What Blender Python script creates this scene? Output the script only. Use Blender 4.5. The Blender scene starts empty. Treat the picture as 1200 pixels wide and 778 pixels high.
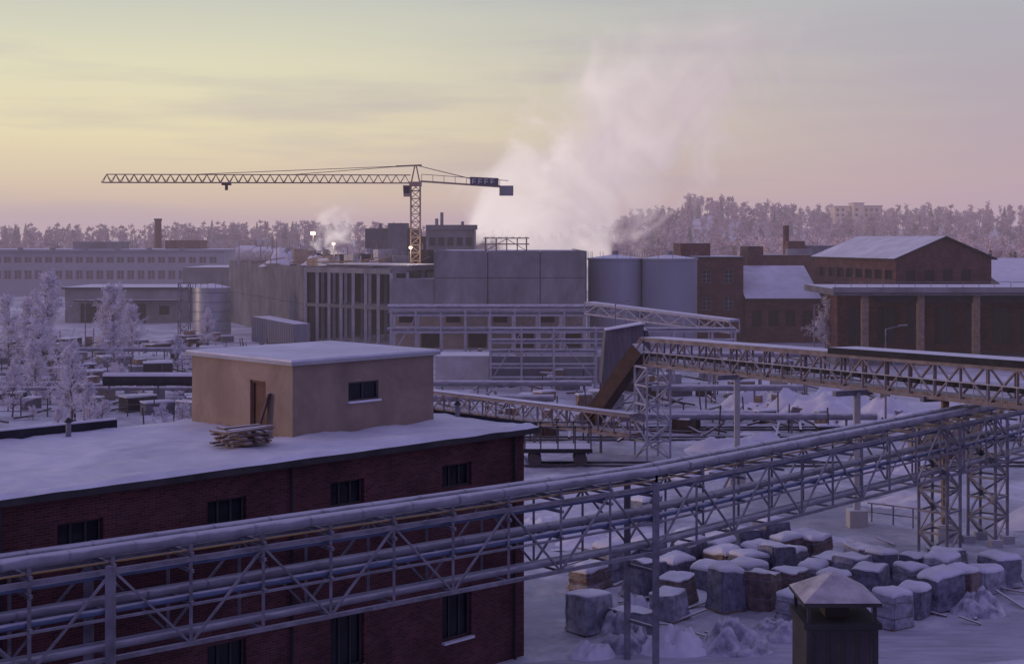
import bpy, math, random, bmesh
from mathutils import Vector, noise as mnoise
R=random.Random(7)
scene=bpy.context.scene
# ------------------------------------------------------------------ materials
SNOWC=(0.78,0.79,0.84)
def mat(name,col,rough=.8,var=.25,scale=1.0,snow=0.0,bump=0.0,metal=0.0,stretch=(1,1,1),patch=0.0,pscale=.05,det=5):
    m=bpy.data.materials.new(name); m.use_nodes=True
    nt=m.node_tree; N=nt.nodes; L=nt.links
    b=N['Principled BSDF']; b.inputs['Roughness'].default_value=rough; b.inputs['Metallic'].default_value=metal
    if 'Specular IOR Level' in b.inputs: b.inputs['Specular IOR Level'].default_value=.3
    tc=N.new('ShaderNodeTexCoord'); mp=N.new('ShaderNodeMapping'); mp.inputs['Scale'].default_value=stretch
    L.new(tc.outputs['Object'],mp.inputs['Vector'])
    nz=N.new('ShaderNodeTexNoise'); nz.inputs['Scale'].default_value=scale; nz.inputs['Detail'].default_value=det; nz.inputs['Roughness'].default_value=.65
    L.new(mp.outputs['Vector'],nz.inputs['Vector'])
    cr=N.new('ShaderNodeValToRGB')
    cr.color_ramp.elements[0].position=.3; cr.color_ramp.elements[1].position=.7
    cr.color_ramp.elements[0].color=[c*(1-var) for c in col]+[1]
    cr.color_ramp.elements[1].color=[min(1,c*(1+var)) for c in col]+[1]
    L.new(nz.outputs['Fac'],cr.inputs['Fac'])
    out=cr.outputs['Color']
    if patch>0:
        n3=N.new('ShaderNodeTexNoise'); n3.inputs['Scale'].default_value=pscale; n3.inputs['Detail'].default_value=7; n3.inputs['Roughness'].default_value=.7; n3.inputs['Distortion'].default_value=.8
        L.new(tc.outputs['Object'],n3.inputs['Vector'])
        m3=N.new('ShaderNodeMapRange'); m3.inputs['From Min'].default_value=.42; m3.inputs['From Max'].default_value=.62; m3.inputs['To Min'].default_value=1-patch; m3.inputs['To Max'].default_value=1.03
        L.new(n3.outputs['Fac'],m3.inputs['Value'])
        vm=N.new('ShaderNodeVectorMath'); vm.operation='SCALE'; L.new(out,vm.inputs[0]); L.new(m3.outputs['Result'],vm.inputs['Scale']); out=vm.outputs[0]
    if snow>0:
        g=N.new('ShaderNodeNewGeometry'); sp=N.new('ShaderNodeSeparateXYZ'); L.new(g.outputs['Normal'],sp.inputs[0])
        n2=N.new('ShaderNodeTexNoise'); n2.inputs['Scale'].default_value=1.3; n2.inputs['Detail'].default_value=3
        L.new(tc.outputs['Object'],n2.inputs['Vector'])
        ad=N.new('ShaderNodeMath'); ad.operation='MULTIPLY_ADD'; ad.inputs[1].default_value=.9; L.new(n2.outputs['Fac'],ad.inputs[0]); L.new(sp.outputs['Z'],ad.inputs[2])
        mr=N.new('ShaderNodeMapRange'); mr.inputs['From Min'].default_value=.85; mr.inputs['From Max'].default_value=1.2; mr.inputs['To Max'].default_value=snow
        L.new(ad.outputs[0],mr.inputs['Value'])
        mx=N.new('ShaderNodeMix'); mx.data_type='RGBA'; L.new(mr.outputs['Result'],mx.inputs['Factor']); L.new(out,mx.inputs['A']); mx.inputs['B'].default_value=SNOWC+(1,)
        out=mx.outputs['Result']
    L.new(out,b.inputs['Base Color'])
    if bump>0:
        bp=N.new('ShaderNodeBump'); bp.inputs['Strength'].default_value=bump; bp.inputs['Distance'].default_value=.1
        L.new(nz.outputs['Fac'],bp.inputs['Height']); L.new(bp.outputs[0],b.inputs['Normal'])
    return m
def brick(name,ang,col=(.13,.045,.045),scale=1.0):
    m=bpy.data.materials.new(name); m.use_nodes=True
    nt=m.node_tree; N=nt.nodes; L=nt.links; b=N['Principled BSDF']; b.inputs['Roughness'].default_value=.9
    tc=N.new('ShaderNodeTexCoord'); sp=N.new('ShaderNodeSeparateXYZ'); L.new(tc.outputs['Object'],sp.inputs[0])
    a=N.new('ShaderNodeMath'); a.operation='MULTIPLY'; a.inputs[1].default_value=math.cos(ang); L.new(sp.outputs['X'],a.inputs[0])
    c=N.new('ShaderNodeMath'); c.operation='MULTIPLY_ADD'; c.inputs[1].default_value=math.sin(ang); L.new(sp.outputs['Y'],c.inputs[0]); L.new(a.outputs[0],c.inputs[2])
    cb=N.new('ShaderNodeCombineXYZ'); L.new(c.outputs[0],cb.inputs[0]); L.new(sp.outputs['Z'],cb.inputs[1])
    bt=N.new('ShaderNodeTexBrick'); bt.inputs['Scale'].default_value=1; bt.inputs['Brick Width'].default_value=.27*scale; bt.inputs['Row Height'].default_value=.085*scale; bt.inputs['Mortar Size'].default_value=.007*scale
    bt.inputs['Color1'].default_value=[x*1.25 for x in col]+[1]; bt.inputs['Color2'].default_value=[x*.65 for x in col]+[1]; bt.inputs['Mortar'].default_value=(.13,.10,.10,1)
    L.new(cb.outputs[0],bt.inputs['Vector'])
    nz=N.new('ShaderNodeTexNoise'); nz.inputs['Scale'].default_value=.6; nz.inputs['Detail'].default_value=5; L.new(tc.outputs['Object'],nz.inputs['Vector'])
    mr=N.new('ShaderNodeMapRange'); mr.inputs['From Min'].default_value=.3; mr.inputs['From Max'].default_value=.7; mr.inputs['To Min'].default_value=.6; mr.inputs['To Max'].default_value=1.3; L.new(nz.outputs['Fac'],mr.inputs['Value'])
    mx=N.new('ShaderNodeVectorMath'); mx.operation='SCALE'; L.new(bt.outputs['Color'],mx.inputs[0]); L.new(mr.outputs['Result'],mx.inputs['Scale'])
    L.new(mx.outputs[0],b.inputs['Base Color'])
    bp=N.new('ShaderNodeBump'); bp.inputs['Strength'].default_value=.4; bp.inputs['Distance'].default_value=.02; L.new(bt.outputs['Fac'],bp.inputs['Height']); bp.invert=True; L.new(bp.outputs[0],b.inputs['Normal'])
    return m
def emis(name,col,s):
    m=bpy.data.materials.new(name); m.use_nodes=True; b=m.node_tree.nodes['Principled BSDF']
    b.inputs['Emission Color'].default_value=col+(1,); b.inputs['Emission Strength'].default_value=s; return m

M_snow=mat('snow',(.76,.77,.84),.75,.10,.8,bump=.5)
M_roofsnow=mat('roof_snow',(.75,.76,.83),.75,.10,.35,bump=.6,patch=.14,pscale=.25)
M_steel=mat('galvanised_steel',(.21,.205,.235),.55,.4,1.5,snow=.55,metal=.1)
M_steelw=mat('pale_painted_steel',(.38,.38,.43),.6,.25,1.5,snow=.8)
M_gal=mat('gallery_steel',(.23,.19,.19),.7,.35,1.2,snow=.8)
M_pipe=mat('pipe_cladding',(.27,.265,.31),.45,.3,.8,snow=.62,metal=.2)
M_pipeb=mat('blue_pipe_paint',(.10,.13,.22),.5,.25,.8,snow=.6)
M_yel=mat('yellow_gas_pipe',(.36,.24,.08),.5,.2,1,snow=.4)
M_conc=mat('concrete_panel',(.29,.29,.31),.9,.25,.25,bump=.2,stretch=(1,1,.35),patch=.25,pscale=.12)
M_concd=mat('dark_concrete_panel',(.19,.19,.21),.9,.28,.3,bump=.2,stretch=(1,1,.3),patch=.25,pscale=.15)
M_concl=mat('light_concrete',(.42,.42,.43),.9,.2,.5,snow=.9,bump=.2)
M_plaster=mat('beige_plaster',(.35,.27,.21),.95,.16,.5,bump=.3,stretch=(1,1,.4),patch=.18,pscale=.5)
M_beige=mat('beige_block',(.36,.31,.27),.95,.2,.4)
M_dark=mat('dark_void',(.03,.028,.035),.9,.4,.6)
M_fascia=mat('dark_fascia',(.05,.045,.05),.7,.3,1)
M_glass=mat('window_glass',(.02,.023,.03),.15,.5,.7)
M_frame=mat('window_frame_paint',(.08,.07,.07),.6,.2,3)
M_framew=mat('white_window_frame',(.4,.4,.4),.6,.1,3)
M_wood=mat('weathered_wood',(.24,.18,.14),.85,.35,2,snow=.85)
M_door=mat('door_paint',(.13,.07,.05),.7,.25,2)
M_wrap=mat('plastic_wrap',(.33,.33,.40),.4,.5,2.6,snow=.6,bump=.9)
M_wrap2=mat('plastic_wrap_grey',(.19,.19,.25),.4,.5,3.0,snow=.5,bump=.9)
M_wrap3=mat('clear_film_over_brown_goods',(.20,.15,.14),.35,.5,3.0,snow=.5,bump=.9)
M_crane=mat('crane_paint',(.34,.26,.20),.6,.25,1)
M_crgrey=mat('crane_counterweight',(.2,.21,.25),.8,.2,1)
M_sign=mat('crane_sign_board',(.05,.06,.10),.6,.1,2)
M_signw=mat('sign_letters',(.6,.6,.6),.6,.05,2)
M_tank=mat('aluminium_tank',(.38,.40,.42),.4,.2,.5,snow=.8,metal=.4)
M_silo=mat('silo_concrete',(.32,.34,.40),.9,.12,.15,snow=1,bump=.1,stretch=(1,1,.2))
M_clad=mat('pale_blue_cladding',(.30,.32,.39),.8,.15,.1)
M_corr=mat('corrugated_sheet',(.25,.25,.29),.6,.3,1.2,snow=1,stretch=(6,6,.2))
M_corrd=mat('dark_sheet_cladding',(.13,.12,.14),.6,.3,1.2,snow=1,stretch=(4,4,.2))
M_rust=mat('brown_gallery_sheet',(.08,.055,.045),.8,.3,1,snow=.9)
M_bark=mat('bark',(.18,.15,.16),.9,.3,3,snow=.8)
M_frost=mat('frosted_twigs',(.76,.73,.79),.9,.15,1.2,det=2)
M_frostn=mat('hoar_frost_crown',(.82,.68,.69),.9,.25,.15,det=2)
M_frostd=mat('hazed_frosted_twigs',(.62,.48,.52),.9,.4,.03,det=2)  # frost colour with mauve distance haze mixed in
M_frostl=mat('hazed_wood_twigs',(.40,.31,.34),.9,.4,.02,det=2)  # twig brown blended toward the mauve of far haze
M_green=mat('spruce_needles',(.055,.075,.06),.9,.5,1,snow=.5)
M_track=mat('packed_snow',(.46,.46,.53),.8,.25,1.2,bump=.6,stretch=(.35,1.6,1))
M_rail=mat('rail_steel',(.10,.09,.09),.6,.2,2,snow=.4)
M_tar=mat('roofing_felt',(.04,.04,.045),.9,.3,1)
M_brick45=brick('red_brick',math.pi/4,(.11,.033,.036))
M_brickm=brick('red_brick_side',-math.pi/4,(.11,.033,.036))
M_brickx=brick('red_brick_hall',math.radians(12),(.13,.048,.046),2.0)
M_bricky=brick('red_brick_hall_side',math.radians(100),(.12,.045,.044),2.0)
M_lamp=emis('lamp_glow',(1,.75,.4),9)
M_hillw=mat('sunlit_render',(.72,.58,.42),.8,.1,.1,snow=.8)  # white walls, warm sunlight put into the colour as pale yellow

# ------------------------------------------------------------------ mesh builder
class MB:
    def __init__(s,name,parent=None):
        s.name=name; s.v=[]; s.f=[]; s.mi=[]; s.mats=[]; s.parent=parent; s.smooth=[]
    def M(s,m):
        if m not in s.mats: s.mats.append(m)
        return s.mats.index(m)
    def face(s,pts,m,sm=False):
        b=len(s.v); s.v+= [tuple(p) for p in pts]; s.f.append(tuple(range(b,b+len(pts)))); s.mi.append(s.M(m)); s.smooth.append(sm)
    def faces(s,vs,fs,m,sm=False):
        b=len(s.v); s.v+=[tuple(p) for p in vs]; k=s.M(m)
        for f in fs: s.f.append(tuple(b+i for i in f)); s.mi.append(k); s.smooth.append(sm)
    def hexa(s,c,m,top=None):
        fs=[(0,3,2,1),(0,1,5,4),(1,2,6,5),(2,3,7,6),(3,0,4,7)]
        s.faces(c,fs,m); s.faces(c,[(4,5,6,7)],top or m)
    def box(s,x0,x1,y0,y1,z0,z1,m,top=None):
        s.hexa([(x0,y0,z0),(x1,y0,z0),(x1,y1,z0),(x0,y1,z0),(x0,y0,z1),(x1,y0,z1),(x1,y1,z1),(x0,y1,z1)],m,top)
    def obox(s,p,a,lx,ly,z0,z1,m,top=None):
        """box from corner p, x axis at angle a, ly to the left of it"""
        c,sn=math.cos(a),math.sin(a)
        q=[(0,0),(lx,0),(lx,ly),(0,ly)]
        q=[(p[0]+u*c-w*sn,p[1]+u*sn+w*c) for u,w in q]
        s.hexa([(x,y,z0) for x,y in q]+[(x,y,z1) for x,y in q],m,top)
    def prism(s,poly,z0,z1,m,top=None):
        n=len(poly); vs=[(x,y,z0) for x,y in poly]+[(x,y,z1) for x,y in poly]
        s.faces(vs,[(i,(i+1)%n,n+(i+1)%n,n+i) for i in range(n)]+[tuple(range(n))[::-1]],m)
        s.faces(vs,[tuple(range(n,2*n))],top or m)
    def beam(s,p,q,w,h,m):
        p=Vector(p); q=Vector(q); d=(q-p).normalized()
        up=Vector((0,0,1)) if abs(d.z)<.98 else Vector((0,1,0))
        a=d.cross(up).normalized()*w/2; b=a.cross(d).normalized()*h/2
        s.hexa([p-a-b,p+a-b,q+a-b,q-a-b,p-a+b,p+a+b,q+a+b,q-a+b],m)
    def cyl(s,p,q,r,m,n=10,r2=None,cap=True,capm=None):
        p=Vector(p); q=Vector(q); d=(q-p).normalized(); r2=r if r2 is None else r2
        up=Vector((0,0,1)) if abs(d.z)<.98 else Vector((0,1,0))
        a=d.cross(up).normalized(); b=a.cross(d)
        vs=[]
        for c,rr in((p,r),(q,r2)):
            for i in range(n):
                t=2*math.pi*i/n; vs.append(c+a*math.cos(t)*rr+b*math.sin(t)*rr)
        s.faces(vs,[(i,(i+1)%n,n+(i+1)%n,n+i) for i in range(n)],m,n>6)
        if cap: s.faces(vs,[tuple(range(n))[::-1],tuple(range(n,2*n))],capm or m)
    def build(s):
        me=bpy.data.meshes.new(s.name); me.from_pydata(s.v,[],s.f)
        for m in s.mats: me.materials.append(m)
        me.polygons.foreach_set('material_index',s.mi); me.polygons.foreach_set('use_smooth',s.smooth)
        me.update()
        o=bpy.data.objects.new(s.name,me); scene.collection.objects.link(o)
        if s.parent: o.parent=s.parent
        return o
def empty(name):
    e=bpy.data.objects.new(name,None); scene.collection.objects.link(e); return e
class Group:
    def __init__(s,name): s.e=empty(name); s.p={}
    def __getitem__(s,k):
        if k not in s.p: s.p[k]=MB(k,s.e)
        return s.p[k]
    def build(s):
        for k in s.p.values():
            if k.f: k.build()
def wall(G,p0,p1,z0,z1,ops,mw,depth=.2,mf=None,mg=None,div=(2,1),fw=.06,sill=True):
    """wall seen from the right-hand side of p0->p1, with recessed glazed openings (s0,s1,za,zb)"""
    p0=Vector(p0); p1=Vector(p1); d=(p1-p0); Ln=d.length; d.normalize(); n=Vector((d.y,-d.x))
    mf=mf or M_frame; mg=mg or M_glass
    def P(s,z,dp=0): q=p0+d*s-n*dp; return (q.x,q.y,z)
    W=G['walls']; ss=sorted(set([0,Ln]+[o[0] for o in ops]+[o[1] for o in ops])); zs=sorted(set([z0,z1]+[o[2] for o in ops]+[o[3] for o in ops]))
    for i in range(len(ss)-1):
        for j in range(len(zs)-1):
            cs=(ss[i]+ss[i+1])/2; cz=(zs[j]+zs[j+1])/2
            if any(o[0]<cs<o[1] and o[2]<cz<o[3] for o in ops): continue
            W.face([P(ss[i],zs[j]),P(ss[i+1],zs[j]),P(ss[i+1],zs[j+1]),P(ss[i],zs[j+1])],mw)
    for a,b,c,e in ops:
        for q in ([(a,c),(b,c)],[(b,c),(b,e)],[(b,e),(a,e)],[(a,e),(a,c)]):
            W.face([P(*q[0]),P(*q[1]),P(*q[1],depth),P(*q[0],depth)],mw)
        G['window_glass'].face([P(a,c,depth),P(b,c,depth),P(b,e,depth),P(a,e,depth)],mg)
        F=G['window_frames']; dd=depth-.04
        xs=[a+fw/2]+[a+(b-a)*k/div[0] for k in range(1,div[0])]+[b-fw/2]
        for x in xs: F.beam(P(x,c+.003,dd),P(x,e-.003,dd),fw,fw,mf)
        zz=[c+fw/2]+[c+(e-c)*k/div[1] for k in range(1,div[1])]+[e-fw/2]
        for z in zz: F.beam(P(a+.003,z,dd-.004),P(b-.003,z,dd-.004),fw,fw,mf)
        if sill: G['window_sills'].beam(P(a-.05,c-.04,-.05),P(b+.05,c-.04,-.05),.16,.07,M_snow)

def truss(B,p0,p1,w,z0,z1,n,m,t=.09,ties=True,diag=True,z0b=None,z1b=None):
    """box truss between plan points p0,p1 ; w offset to the left"""
    p0=Vector(p0); p1=Vector(p1); d=(p1-p0); Ln=d.length; d.normalize(); l=Vector((-d.y,d.x))
    z0b=z0 if z0b is None else z0b; z1b=z1 if z1b is None else z1b
    for off in (0,w):
        def P(s,top):
            q=p0+d*s+l*off; f=s/Ln
            return (q.x,q.y,(z1+(z1b-z1)*f) if top else (z0+(z0b-z0)*f))
        B.beam(P(0,1),P(Ln,1),t*1.5,t*1.5,m); B.beam(P(0,0),P(Ln,0),t*1.5,t*1.5,m)
        for i in range(n+1):
            s=Ln*i/n; B.beam(P(s,0),P(s,1),t,t,m)
            if i<n and diag:
                s2=Ln*(i+1)/n
                if i%2==0: B.beam(P(s,0),P(s2,1),t*.8,t*.8,m)
                else: B.beam(P(s,1),P(s2,0),t*.8,t*.8,m)
    if ties:
        for i in range(n+1):
            f=i/n; q=p0+d*Ln*f; r=q+l*w
            B.beam((q.x,q.y,z0+(z0b-z0)*f),(r.x,r.y,z0+(z0b-z0)*f),t*.9,t*.9,m); B.beam((q.x,q.y,z1+(z1b-z1)*f),(r.x,r.y,z1+(z1b-z1)*f),t*.9,t*.9,m)
def lattice_tower(B,x,y,a,w,l,z0,z1,n,m,t=.1):
    c,s=math.cos(a),math.sin(a)
    C=[(x+u*c-v*s,y+u*s+v*c) for u,v in((0,0),(w,0),(w,l),(0,l))]
    for q in C: B.beam((q[0],q[1],z0),(q[0],q[1],z1),t,t,m)
    for i in range(n):
        za=z0+(z1-z0)*i/n; zb=z0+(z1-z0)*(i+1)/n
        for k in range(4):
            p,q=C[k],C[(k+1)%4]
            B.beam((p[0],p[1],zb),(q[0],q[1],zb),t*.8,t*.8,m)
            if (i+k)%2: p,q=q,p
            B.beam((p[0],p[1],za),(q[0],q[1],zb),t*.7,t*.7,m)

# ------------------------------------------------------------------ terrain
RID=[(-3000,13),(-324,13),(-108,15),(-27,11),(27,8),(54,12),(86,22),(119,31),(151,28),(189,22),(216,22),(324,24),(3000,22)]
def ridge(x):
    for i in range(len(RID)-1):
        if x<=RID[i+1][0]:
            t=(x-RID[i][0])/(RID[i+1][0]-RID[i][0]); t=max(0,min(1,t)); t=t*t*(3-2*t)
            return RID[i][1]+(RID[i+1][1]-RID[i][1])*t
    return 24
def hgt(x,y):
    h=0
    if y>430:
        t=min(1,(y-430)/470); t=t*t*(3-2*t); h=ridge(x*900/max(y,1))*t
    if 60<y<400:
        h+=.12*max(0,mnoise.noise((x*.12,y*.12,0)))*1.0
    if y<130:
        dd=abs((y-(50.6+.28*(x+2))))   # relief fades on the driven lane
        k=min(1,max(0,(dd-3)/2))
        h+=k*(.12*mnoise.noise((x*.5,y*.5,3))+.10*mnoise.noise((x*1.5,y*1.5,5)))
    return h
xs=[-4000,-2000,-1200,-800]+[-600+i*25 for i in range(18)]+[-150+i*5 for i in range(22)]+[-40+i*.8 for i in range(20)]+[-24+i*.4 for i in range(160)]+[40+i*.8 for i in range(12)]+[50+i*5 for i in range(20)]+[150+i*25 for i in range(19)]+[800,1200,2000,4000]
ys=[-300,-100,0,30]+[40+i*.4 for i in range(130)]+[92+i*.8 for i in range(45)]+[128+i*3 for i in range(30)]+[220+i*10 for i in range(20)]+[420+i*20 for i in range(28)]+[1000,1300,2000,4000,7000]
gv=[(x,y,hgt(x,y)) for y in ys for x in xs]; nx=len(xs)
gf=[(j*nx+i,j*nx+i+1,(j+1)*nx+i+1,(j+1)*nx+i) for j in range(len(ys)-1) for i in range(nx-1)]
mg=mat('yard_snow',(.72,.73,.81),.8,.16,.9,bump=.9,patch=.42,pscale=.09)
G=MB('snow_ground'); G.faces(gv,gf,mg,True); G.build()
L=MB('packed_snow_lane')
pts=[(x,50.6+.28*(x+2)) for x in range(-2,60,2)]
for (xa,ya),(xb,yb) in zip(pts,pts[1:]):
    L.face([(xa,ya-2.4,.006),(xb,yb-2.4,.006),(xb,yb+2.4,.006),(xa,ya+2.4,.006)],M_track)
L.build()
def mound(name,x,y,rx,ry,h,seed,m=None,n=26,p=1.0,rough=.35,z=-.05):
    B=MB(name); vs=[];fs=[]
    for j in range(n+1):
        for i in range(n+1):
            u=i/n*2-1; v=j/n*2-1; r=math.sqrt(u*u+v*v)
            e=max(0,1-r**2)**p
            k=1+rough*2*mnoise.noise((u*2+seed,v*2,seed))+rough*mnoise.noise((u*6+seed,v*6,seed))
            vs.append((x+u*rx,y+v*ry,z+h*e*k))
    fs=[(j*(n+1)+i,j*(n+1)+i+1,(j+1)*(n+1)+i+1,(j+1)*(n+1)+i) for j in range(n) for i in range(n)]
    B.faces(vs,fs,m or M_snow,True); return B.build()

# ------------------------------------------------------------------ foreground brick house
q=math.sqrt(.5)
H=Group('brick_house')
C=(0.46,54.7); Ln=36; D=10.3; ZE=8.55
def fw(s,t=0): return (C[0]-s*q-t*q, C[1]-s*q+t*q)   # s along front to the left, t backwards
ops=[]
for s0 in (3.5,8.6,13.45,18.5,23.5,28.5,33):
    s=Ln-s0; ops.append((s-.73,s+.73,6.9,7.75)); ops.append((s-.73,s+.73,1.35,3.2)); 
wall(H,fw(Ln),fw(0),0,ZE,ops,M_brick45,.22,div=(3,1),sill=False)
for s0 in (3.5,8.6,13.45,18.5,23.5,28.5,33):
    p=fw(s0-.75,-.06); r=fw(s0+.75,-.06); H['window_sills'].beam((*p,1.3),(*r,1.3),.2,.09,M_snow)
ops2=[(2,3.4,6.9,7.75),(6,7.4,6.9,7.75),(2,3.4,1.35,3.2),(6,7.4,1.35,3.2)]
wall(H,fw(0),fw(0,D),0,ZE,ops2,M_brickm,.22,div=(3,1))
wall(H,fw(0,D),fw(Ln,D),0,ZE,[],M_brick45); wall(H,fw(Ln,D),fw(Ln),0,ZE,[],M_brickm)
def rpoly(e): return [fw(Ln+e,-e),fw(-e,-e),fw(-e,D+e),fw(Ln+e,D+e)]
H['roof'].prism(rpoly(.45),ZE,ZE+.2,M_fascia)
n1,n2=150,46; vs=[]
for j in range(n2+1):
    for i in range(n1+1):
        s=-.42+(Ln+.84)*i/n1; t=-.42+(D+.84)*j/n2
        e=min(1,min(s+.42,t+.42,D+.42-t)/.25); 
        x,y=fw(s,t)
        lip=mnoise.noise((s*.7,t*.7,9))*.06 if e<.5 else 0
        z=ZE+.21+.10*math.sqrt(max(0,e))+lip*.6+max(0,e)*(.11*mnoise.noise((x*.5,y*.5,1))+.06*mnoise.noise((x*1.8,y*1.8,1)))
        vs.append((x,y,z))
H['roof_snow'].faces(vs,[(j*(n1+1)+i,j*(n1+1)+i+1,(j+1)*(n1+1)+i+1,(j+1)*(n1+1)+i) for j in range(n2) for i in range(n1)],M_roofsnow,True)
for a,b in ((-.44,5.5),(11.5,Ln)):   # back parapet
    p=fw(a,D+.1); r=fw(b,D+.1); H['parapet'].beam((*p,ZE+.4),(*r,ZE+.4),.22,.42,M_tar); H['parapet'].beam((*p,ZE+.64),(*r,ZE+.64),.2,.06,M_snow)
p=fw(-.35,-.3); r=fw(-.35,D); H['parapet'].beam((*p,ZE+.28),(*r,ZE+.28),.14,.2,M_tar)
for s0 in (.6,11.0,21.0):
    p=fw(s0,-.12); H['downpipes'].cyl((*p,0),(*p,ZE),.06,M_fascia,8)
H.build()
S=Group('rooftop_shed'); F=(-7.9,51.2); zb,zt=8.8,11.45
def sh(a,b): return (F[0]+a*q-b*q, F[1]+a*q+b*q)  # a to the right, b to the left
wall(S,sh(0,6.6),sh(0,0),zb,zt,[(3.95,4.95,zb+.1,zb+1.95)],M_plaster,.15,mg=M_door,mf=M_door,div=(1,1),fw=.1,sill=False)
wall(S,sh(0,0),sh(6.8,0),zb,zt,[(2.55,4.0,zb+1.15,zb+1.85)],M_plaster,.12,div=(2,1),sill=True)
wall(S,sh(6.8,0),sh(6.8,6.6),zb,zt,[],M_plaster); wall(S,sh(6.8,6.6),sh(0,6.6),zb,zt,[],M_plaster)
S['roof_slab'].prism([sh(-.2,-.2),sh(7,-.2),sh(7,6.8),sh(-.2,6.8)],zt,zt+.13,M_concl)
S['roof_snow'].prism([sh(-.17,-.17),sh(6.97,-.17),sh(6.97,6.77),sh(-.17,6.77)],zt+.131,zt+.20,M_roofsnow)
S['leaning_board'].beam((*sh(-.35,1.7),zb+.1),(*sh(-.06,1.35),zb+1.55),.35,.06,M_wood)
S.build()
B=MB('board_pile')
for i in range(34):
    a=R.uniform(-.12,.12)+math.pi/4+(math.pi/2 if (i//5)%2 else 0); z=9.0+.085*(i//5)
    cx,cy=(-9.15+R.uniform(-.25,.25),48.9+R.uniform(-.2,.2)); l=R.uniform(.7,1.0)
    off=((i%5)-2)*.3; cx+=-math.sin(a)*off; cy+=math.cos(a)*off
    B.beam((cx-math.cos(a)*l,cy-math.sin(a)*l,z),(cx+math.cos(a)*l,cy+math.sin(a)*l,z+R.uniform(-.03,.05)),.14,.07,M_wood)
B.build()
B=MB('roof_hatch'); B.obox((-20.3,52.4),0,1.1,.8,8.3,9.15,M_beige,M_snow); B.build()
for x,y,h in ((-16.0,51.3,.6),(-19,50.2,.45),(-2.2,57.5,.5)):
    B=MB('roof_vent_pipe'); B.cyl((x,y,8.6),(x,y,8.8+h),.1,M_steel); B.cyl((x,y,8.8+h),(x,y,8.95+h),.17,M_fascia,10,r2=.05); B.build()

# ------------------------------------------------------------------ foreground pipe bridge
PB=Group('pipe_bridge')
A0=Vector((-24.0,29.3)); A1=Vector((5.4,53.1)); A2=Vector((36.5,86.0)); W=1.5
T=PB['truss']
truss(T,A0,A1,W,4.3,6.75,16,M_steel,.085); truss(T,A1,A2,W,4.3,6.75,18,M_steel,.085)
def along(p0,p1,off,z,r,m,n=10,mb='pipes'):
    d=(p1-p0).normalized(); l=Vector((-d.y,d.x)); a=p0+l*off; b=p1+l*off
    PB[mb].cyl((a.x,a.y,z),(b.x,b.y,z),r,m,n)
for (p,r_) in ((A0,A1),(A1,A2)):
    along(p,r_,0.05,7.33,.17,M_pipe,14); along(p,r_,.62,7.2,.12,M_pipe); along(p,r_,1.2,7.25,.15,M_pipe)
    along(p,r_,.3,6.55,.07,M_pipeb); along(p,r_,.75,5.75,.13,M_pipe); along(p,r_,1.2,5.7,.1,M_pipe); along(p,r_,.15,5.62,.10,M_pipeb)
    along(p,r_,.4,4.55,.12,M_pipe); along(p,r_,.9,4.5,.09,M_pipeb); along(p,r_,.1,6.98,.035,M_yel)
    d=(r_-p).normalized(); l=Vector((-d.y,d.x)); n=16; LL=(r_-p).length
    for i in range(n+1):   # cross bearers and pipe saddles
        c=p+(r_-p)*(i/n)
        for z in (5.48,6.9,6.4):
            a=c-l*.12; b=c+l*(W+.12); PB['bearers'].beam((a.x,a.y,z),(b.x,b.y,z),.1,.1,M_steel)
        PB['bearers'].beam((c.x,c.y,6.9),(c.x,c.y,7.2),.09,.09,M_steel)
    for i in range(int(LL/1.9)):   # cladding joint bands
        for off,z,rr in ((.05,7.33,.18),(1.2,7.25,.16),(.75,5.75,.14)):
            a=p+d*(i*1.9+off)+l*off; b=a+d*.07; PB['bands'].cyl((a.x,a.y,z),(b.x,b.y,z),rr,M_steel,12)
    for off in (0,W):
        a=p+l*off; b=r_+l*off; PB['bearers'].beam((a.x,a.y,5.42),(b.x,b.y,5.42),.09,.07,M_steel)
def post(P,w=.24,top=6.9):
    PB['posts'].beam((P.x,P.y,0),(P.x,P.y,top),w,w,M_steel)
for P0,(pa,pb) in ((Vector((-11.2,39.65)),(A0,A1)),(Vector((5.35,53.05)),(A0,A1))):
    d=(pb-pa).normalized(); l=Vector((-d.y,d.x))
    post(P0-l*.02); post(P0+l*(W+.02))
    a=P0;b=P0+l*W
    for z in (1.5,3.6): PB['posts'].beam((a.x,a.y,z),(b.x,b.y,z),.12,.12,M_steel)
d=(A2-A1).normalized(); ang=math.atan2(d.y,d.x)
for s,wd in ((.515,1.9),(.635,1.9)):
    c=A1+(A2-A1)*s
    lattice_tower(T,c.x,c.y,ang,wd*.75,W,.35,6.7,6,M_steel,.13)
    l=Vector((-d.y,d.x))
    for u in (0,wd*.75):
        for v in (0,W):
            k=c+d*u+l*v; PB['footings'].box(k.x-.3,k.x+.3,k.y-.3,k.y+.3,-.1,.38,M_concl)
PB.build()
B=MB('steel_barrier'); 
for x in (20.3,21.3,22.2): B.beam((x,80.5-(x-20)*.8,0),(x,80.5-(x-20)*.8,1.1),.07,.07,M_steel)
B.beam((20.1,80.4,1.1),(22.5,78.5,1.1),.07,.07,M_steel); B.beam((20.1,80.4,.6),(22.5,78.5,.6),.06,.06,M_steel); B.build()

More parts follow.
